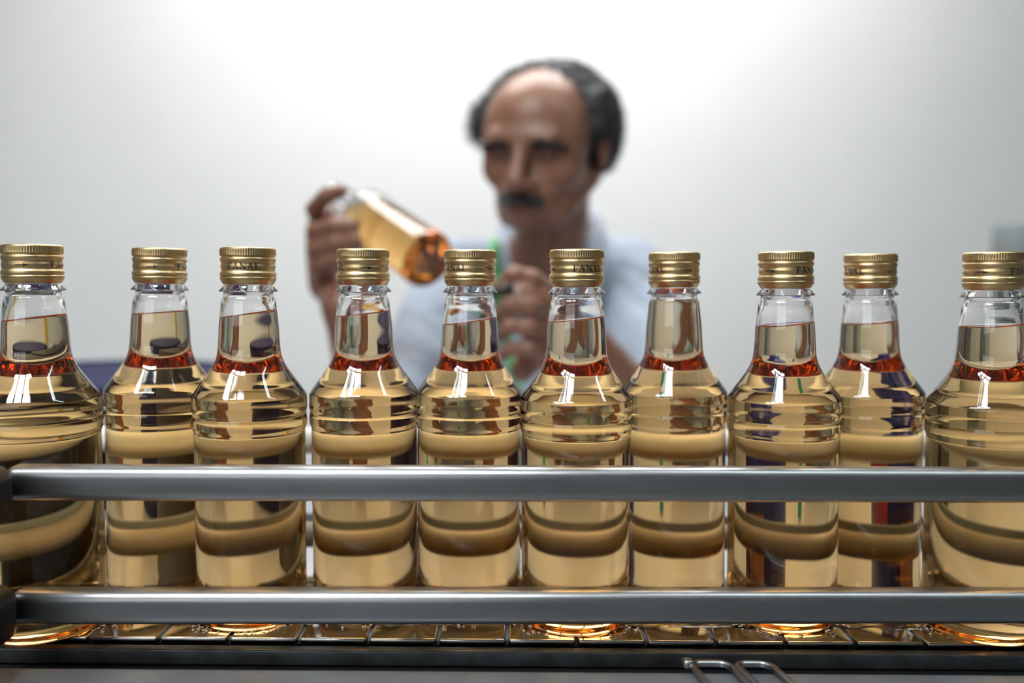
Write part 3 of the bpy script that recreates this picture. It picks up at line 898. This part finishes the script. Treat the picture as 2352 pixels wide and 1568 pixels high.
f.cap(H(-.026, -.1005, -.0758), H(.026, -.1005, -.0758), .0018, .0018, .003, sub=True)   # mouth line
# ears
for s in (-1, 1):
    f.ell(H(s * .0765, .012, -.012), (.0075, .0185, .031), .007, HRn)
    f.ell(H(s * .0850, .008, -.008), (.0055, .0105, .018), .004, HRn, sub=True)
# neck and trunk
f.cap(H(0, .030, -.060), neck_b + np.array([0, 0, -.03]), .050, .052, .025)
f.cap(H(0, .020, -.075), neck_b + np.array([0, -.015, -.05]), .042, .048, .02)
f.cap(neck_b + np.array([0, .02, -.01]), shL * .8 + neck_b * .2, .036, .036, .02)
f.cap(neck_b + np.array([0, .02, -.01]), shR * .8 + neck_b * .2, .036, .036, .02)
f.ell(chest + np.array([0, .01, 0]), (.12, .07, .15), .03)
f.cap(chest, pelvis + np.array([0, 0, .05]), .075, .085, .03)
# arms
f.cap(shL, elL, .046, .037, .02); f.cap(shR, elR, .046, .037, .02)
midL = elL * .62 + wrL * .38; midR = elR * .62 + wrR * .38
f.cap(elL, midL, .036, .039, .015); f.cap(midL, wrL, .039, .0265, .015)
f.cap(elR, midR, .036, .039, .015); f.cap(midR, wrR, .039, .0265, .015)
# ---- hand that holds the bottle (camera left): palm behind the neck, fingers round the front
ax_n = hb_dir
def chain(pts, rads, k=0.004):
    for i in range(len(pts) - 1): f.cap(pts[i], pts[i + 1], rads[i], rads[i + 1], k)
P = lambda x, y, Y: np.array(W(x, y, Y))
f.cap(wrL, P(768, 640, 1.045), .026, .026, .012)
f.cap(P(748, 545, 1.055), P(752, 650, 1.040), .021, .022, .012)
f.cap(P(778, 560, 1.060), P(778, 650, 1.040), .019, .020, .012)
f.cap(P(744, 508, 1.055), P(752, 600, 1.055), .019, .022, .012)
#  index over the top
chain([P(734, 508, 1.045), P(722, 480, 1.012), P(748, 450, .992), P(784, 438, .985)], [.0115, .0100, .0090, .0080])
#  middle
chain([P(732, 555, 1.040), P(724, 532, .995), P(768, 518, .966), P(816, 519, .958)], [.0118, .0106, .0098, .0088])
#  ring
chain([P(732, 594, 1.040), P(724, 574, .995), P(768, 560, .966), P(822, 552, .955)], [.0115, .0104, .0096, .0086])
#  little
chain([P(736, 634, 1.035), P(728, 614, .998), P(764, 598, .972), P(804, 588, .962)], [.0105, .0095, .0086, .0076])
#  thumb, up behind the bottle
chain([P(790, 650, 1.035), P(812, 600, 1.055), P(822, 555, 1.062), P(835, 515, 1.062)], [.0150, .0125, .0115, .0095], .006)
# ---- the other hand, a loose fist with the thumb against the index finger
f.cap(wrR, P(1270, 725, .995), .0265, .027, .012)
f.cap(P(1266, 690, .985), P(1262, 790, .985), .021, .020, .014)
f.cap(P(1240, 680, .990), P(1235, 800, .990), .018, .018, .014)
chain([P(1262, 668, .972), P(1222, 640, .945), P(1180, 630, .938), P(1146, 664, .945)], [.0115, .0102, .0094, .0080])
chain([P(1264, 715, .968), P(1218, 702, .932), P(1172, 698, .930), P(1146, 722, .950)], [.0115, .0105, .0095, .0082])
chain([P(1262, 758, .968), P(1216, 752, .932), P(1172, 748, .932), P(1150, 770, .952)], [.0112, .0100, .0092, .0080])
chain([P(1258, 798, .970), P(1216, 800, .938), P(1176, 800, .938), P(1152, 818, .955)], [.0104, .0094, .0084, .0072])
chain([P(1272, 720, .975), P(1238, 686, .950), P(1205, 672, .938), P(1176, 674, .936)], [.0145, .0120, .0108, .0090], .006)
f.cap(P(1236, 800, .985), P(1200, 850, .975), .018, .014, .012)
Vb, Qb = f.mesh()
Vb = smooth_mesh(Vb, Qb, 2)
body = pobj('body', Vb, Qb, M['skin'])
body['label'] = 'brown skin of face, neck, forearms and hands'
# tone per vertex: lips, beard shade, knuckles
tone = np.tile(np.array([0.30, 0.142, 0.088]), (len(Vb), 1))
Lh = ((Vb - np.array(HC)) @ HRn) / np.array([1, 1, HZ])          # local head coords
def blob(c, r, colr, amt):
    d = np.sqrt((((Lh - np.array(c)) / np.array(r)) ** 2).sum(1)); w_ = np.clip(1.3 - d, 0, 1) * amt
    w_ = np.minimum(w_, 1)[:, None]; return w_, np.array(colr)
for c, r, colr, amt in [((0, -.098, -.0755), (.025, .012, .0095), (.17, .06, .055), .9), ((0, -.07, -.105), (.055, .04, .03), (.24, .125, .095), .6),
                        ((.031, -.085, -.006), (.017, .012, .011), (.16, .075, .055), .85), ((-.031, -.085, -.006), (.017, .012, .011), (.16, .075, .055), .85),
                        ((0, -.113, -.040), (.015, .014, .013), (.42, .18, .13), .6), ((0, -.06, .07), (.05, .04, .04), (.44, .22, .13), .6),
                        ((-.078, .012, -.012), (.02, .025, .035), (.38, .13, .085), .6), ((.078, .012, -.012), (.02, .025, .035), (.38, .13, .085), .6)]:
    w_, cc = blob(c, r, colr, amt); tone = tone * (1 - w_) + cc * w_
ca = body.data.attributes.new('tone', 'FLOAT_COLOR', 'POINT')
ca.data.foreach_set('color', np.concatenate([tone, np.ones((len(Vb), 1))], 1).astype(np.float32).ravel())

# ---- hair: horseshoe of curly greying hair, thin on the crown
F2 = Field(np.array(HC) - .16, np.array(HC) + .17, 0.003)
f = F2
f.ell(H(0, .030, .038), (.083, .096, .084), .01, HRn)
f.ell(H(.060, .034, .010), (.032, .056, .066), .02, HRn); f.ell(H(-.060, .034, .010), (.033, .056, .066), .02, HRn)
f.ell(H(0, .085, -.01), (.06, .035, .06), .03, HRn)
f.ell(H(-.076, -.006, .030), (.022, .032, .036), .012, HRn)
f.ell(H(.074, .006, .045), (.020, .034, .040), .012, HRn)
# bare forehead and crown front
f.ell(H(-.004, -.092, .056), (.066, .085, .078), .012, HRn, sub=True)
f.ell(H(0, -.085, -.055), (.090, .088, .085), .012, HRn, sub=True)
f.ell(H(0, .01, -.135), (.11, .12, .075), .02, HRn, sub=True)
for s in (-1, 1): f.ell(H(s * .092, .000, -.028), (.034, .034, .040), .008, HRn, sub=True)   # clear of the ears
from mathutils import noise as mnoise
Vh, Qh = f.mesh()
hair_base = Vh.copy()
cen = np.array(HC)
for i in range(len(Vh)):
    p = Vector(Vh[i]); n_ = (p - Vector(cen)).normalized()
    d = 0.0045 * mnoise.noise(p * 75) + 0.0025 * mnoise.noise(p * 170)
    Vh[i] = Vh[i] + np.array(n_) * d
hair = pobj('hair', Vh, Qh, M['hair']); hair['label'] = 'short curly dark hair receding from the forehead'
def curls(name, n, mat, sel, rad, length, lab, out=0.0):
    V = []; Fc = []
    tri = 0; idx = np.arange(len(hair_base)); idx = idx[sel]
    for _ in range(n):
        p = Vector(hair_base[rng.choice(idx)]); nn = (p - Vector(cen)).normalized()
        t = Vector(rng.normal(size=3)); t = (t - nn * t.dot(nn)).normalized(); b = nn.cross(t)
        L = length * rng.uniform(.6, 1.3); cr_ = rng.uniform(.0018, .0042)
        pts = []
        for k in range(7):
            u_ = k / 6; a = u_ * 4.5 + rng.uniform(0, .3)
            pts.append(p - nn * .002 + nn * (L * u_ * (.75 + out)) + (t * math.cos(a) + b * math.sin(a)) * cr_ - Vector((0, 0, 1)) * L * .3 * u_ * u_)
        v_, f_ = tube_mesh(pts, [rad * (1 - .6 * k / 6) for k in range(7)], 3, False)
        bb = len(V); V += v_; Fc += [tuple(bb + q for q in ff) for ff in f_]
    o = pobj(name, np.array([tuple(v) for v in V]), Fc, mat, True); o['kind'] = 'stuff'
    if lab: o['label'] = lab
    return o
Lhh = (hair_base - cen) @ HRn
outer = np.linalg.norm(Lhh - np.array([0, .03, .03]), axis=1) > .075
curls('curls', 2300, M['hair'], outer, .0008, .011, 'dark curls')
curls('grey_curls', 750, M['hair_grey'], outer & (Lhh[:, 0] < -.045), .0008, .015, 'loose grey curls over his temple', .3)
curls('grey_curls', 350, M['hair_grey'], outer & (Lhh[:, 0] > .03), .0007, .009, None)

# ---- eyebrows, moustache
def patch_strands(name, fn, n, mat, lab):
    V = []; Fc = []
    bvh = BVHTree.FromPolygons([tuple(v) for v in Vb], [tuple(q) for q in Qb.tolist()])
    for _ in range(n):
        (x, z), dirv, L = fn()
        o_ = Vector(H(x, -.20, z)); d_ = HR @ Vector((0, 1, 0))
        hit = bvh.ray_cast(o_, d_)
        if hit[0] is None: continue
        p = hit[0]; nn = hit[1]; dv = HR @ Vector(dirv)
        pts = [p - nn * .0008, p + nn * .0022 + dv * L * .5, p + nn * .0018 + dv * L]
        v_, f_ = tube_mesh(pts, [.0009, .0008, .0003], 3, False)
        bb = len(V); V += v_; Fc += [tuple(bb + q for q in ff) for ff in f_]
    o = pobj(name, np.array([tuple(v) for v in V]), Fc, mat, True); o['label'] = lab; o['kind'] = 'stuff'
    return o
def brow(s):
    def g():
        u_ = rng.random(); x = s * (.012 + .040 * u_); z = .011 + .006 * math.sin(u_ * 2.6) + rng.normal() * .0024 - .009 * u_
        return (x, z), (s * .9, 0, .25 - .5 * u_), .009
    return g
patch_strands('eyebrow', brow(1), 150, M['hair'], 'dark eyebrow'); patch_strands('eyebrow', brow(-1), 150, M['hair'], 'dark eyebrow')
def mous(x0, x1):
    def g():
        x = rng.uniform(x0, x1); z = -.0625 - .16 * abs(x) + rng.normal() * .0028 + .0015
        return (x, z), (math.copysign(.45, x), 0, -.85), .008
    return g
patch_strands('moustache', mous(-.008, .026), 520, M['hair'], 'dark half of his moustache')
patch_strands('moustache', mous(-.027, -.006), 320, M['hair_grey'], 'grey half of his moustache')

# ---- shirt
F3 = Field((-0.30, 1.00, 0.52), (0.38, 1.66, 1.28), 0.005)
f = F3
f.cap(neck_b + np.array([0, .03, -.03]), shL * .88 + neck_b * .12, .052, .056, .04)
f.cap(neck_b + np.array([0, .03, -.03]), shR * .88 + neck_b * .12, .052, .056, .04)
f.ell(chest, (.165, .112, .185), .06)
f.cap(chest, pelvis, .122, .138, .06)
f.cap(shL, elL * .78 + shL * .22, .060, .058, .03)
f.cap(shR, elR * .72 + shR * .28, .062, .060, .03)
f.ell(neck_b + np.array([0, .045, -.035]), (.095, .06, .05), .03)
# neck opening with a V down the chest
f.cap(neck_b + np.array([0, .015, .0]), H(0, .03, -.08), .064, .068, .012, sub=True)
f.cap(neck_b + np.array([-.008, -.060, .0]), P(1222, 770, 1.20), .052, .012, .012, sub=True)
f.cap(neck_b + np.array([-.008, -.10, .03]), P(1222, 770, 1.16), .060, .012, .012, sub=True)
# end of sleeves cut square around the arms
dL = (elL - shL) / np.linalg.norm(elL - shL); dR = (elR - shR) / np.linalg.norm(elR - shR)
Vs, Qs = f.mesh(); Vs = smooth_mesh(Vs, Qs, 1)
for i in range(len(Vs)):
    p = Vector(Vs[i]); q_ = Vector((p.x * 1.0 + p.z * .8, p.y, p.z * .45 - p.x * .4)); d = 0.011 * mnoise.noise(q_ * 15) + 0.004 * mnoise.noise(q_ * 38)
    Vs[i, 1] -= d; Vs[i, 0] += d * .5
shirt = pobj('shirt', Vs, Qs, M['shirt']); shirt['label'] = 'pale blue short sleeved cotton shirt'
sbvh = BVHTree.FromPolygons([tuple(v) for v in Vs], [tuple(q) for q in Qs.tolist()])
# collar flaps, laid out round the neck
def collar():
    V = []; Fc = []
    cN = neck_b + np.array([.004, .014, .012]); n = 30
    for i in range(n + 1):
        a = R(-90 + 33 + (360 - 66) * i / n)       # open at the front
        front = abs((i / n) * 2 - 1)
        hgt = .036 - .010 * front
        ca_, sa_ = math.cos(a), math.sin(a)
        lower = .042 + .022 * max(0, front - .6) / .4
        drop = -.030 - .030 * max(0, front - .6) / .4
        base = cN + np.array([.064 * ca_, .058 * sa_, -.055 * front ** 3 + .012])
        top = base + np.array([.004 * ca_, .004 * sa_, hgt])
        edge = base + np.array([(lower) * .55 * ca_, (lower) * .55 * sa_, drop])
        for p in (base, top, top + np.array([.004 * ca_, .004 * sa_, 0]), edge): V.append(p)
    for i in range(n):
        for k in range(3): Fc.append((i * 4 + k, (i + 1) * 4 + k, (i + 1) * 4 + k + 1, i * 4 + k + 1))
    o = pobj('collar', np.array(V), Fc, M['shirt'])
    md = o.modifiers.new('thick', 'SOLIDIFY'); md.thickness = .003
    return o
collar()['label'] = 'open shirt collar'
# green lanyard lying on the shirt
def ribbon(pxs, wpx, name, lab):
    V = []; Fc = []; m = 0
    pts = catmull(pxs, 6)
    for (x, y) in pts:
        row = []
        for s in (-1, 1):
            tgt = W(x + s * wpx / 2, y, 1.3); o_ = Vector((0, 0, ZC)); d_ = (tgt - o_).normalized()
            hit = sbvh.ray_cast(o_, d_)
            if hit[0] is None: row = None; break
            row.append(hit[0] - d_ * .004)
        if row: V += row; m += 1
    for i in range(m - 1): Fc.append((2 * i, 2 * i + 1, 2 * i + 3, 2 * i + 2))
    if m < 2: return
    o = pobj(name, np.array([tuple(v) for v in V]), Fc, M['green']); o['label'] = lab
    md = o.modifiers.new('thick', 'SOLIDIFY'); md.thickness = .0016
ribbon([(1150, 528), (1136, 560), (1140, 640), (1160, 760), (1185, 880), (1200, 980)], 22, 'lanyard', 'green neck lanyard')
# trousers and shoes
F4 = Field((-0.25, 0.80, 0.02), (0.40, 1.66, 0.76), 0.009)
f = F4
f.cap(pelvis + np.array([-.07, 0, -.02]), pelvis + np.array([.07, 0, -.02]), .125, .125, .05)
for s in (-1, 1):
    hp = pelvis + np.array([s * .09, -.03, -.03]); kn = np.array([0.07 + s * .15, 1.00, .56]); an = np.array([0.07 + s * .14, 1.02, .10])
    f.cap(hp, kn, .082, .062, .04); f.cap(kn, an, .062, .048, .02)
Vt, Qt = f.mesh(); pobj('trousers', Vt, Qt, M['trousers'])['label'] = 'dark trousers'
for s in (-1, 1):
    F5 = Field((0.07 + s * .14 - .08, .80, -.01), (0.07 + s * .14 + .08, 1.12, .16), .005)
    cx = 0.07 + s * .14
    F5.cap((cx, 1.03, .045), (cx, .90, .036), .042, .036, .02); F5.cap((cx, 1.03, .05), (cx, 1.02, .09), .042, .042, .02)
    Vx, Qx = F5.mesh(); Vx[:, 2] = np.maximum(Vx[:, 2], 0.001); pobj('shoe', Vx, Qx, M['shoe'])
# stool
st = empty('stool', (0.07, 1.45, 0), 'wooden stool the man sits on behind the table', 'stool')
lathe_obj('seat', [(0, 0), (.17, 0), (.175, .006), (.175, .028), (.168, .034), (0, .034)], 48, M['wood'], st, loc=(0, 0, .44), ct=False, cb=False)
for a in (45, 135, 225, 315):
    ca_, sa_ = math.cos(R(a)), math.sin(R(a))
    tube_obj('leg', [(.12 * ca_, .12 * sa_, .44), (.17 * ca_, .17 * sa_, 0)], .016, M['wood'], st)

# ---- the bottle he holds (uncapped neck in his fist)
q = Vector((0, 0, 1)).rotation_difference(Vector(hb_dir))
def held():
    inv = q.inverted()
    upl = inv @ Vector((0, 0, 1))                  # world up in bottle space
    # liquid surface: horizontal in the world, written as a slanted plane in bottle space
    az = math.atan2(upl.y, upl.x); slope = -math.hypot(upl.x, upl.y) / upl.z
    return az, slope
az, slope = held()
print('held bottle tilt slope', round(slope, 2), 'dir', hb_dir)
hb = build_bottle(tuple(hb_base), 139, max(slope, -1.2), az, 'tilted bottle of pale gold spirit held up in the man\'s hand', False, group='held bottle', rot=q)
del hb['group']
# small dark item between thumb and index of the other hand
pen = W(1150, 668, .925)
tg = tube_obj('pen', [W(1128, 676, .932), W(1146, 668, .926), W(1176, 656, .922)], [.0035, .0045, .0045], M['black'])
tag(tg, 'short dark pen-like stub between the man\'s thumb and finger', 'pen')
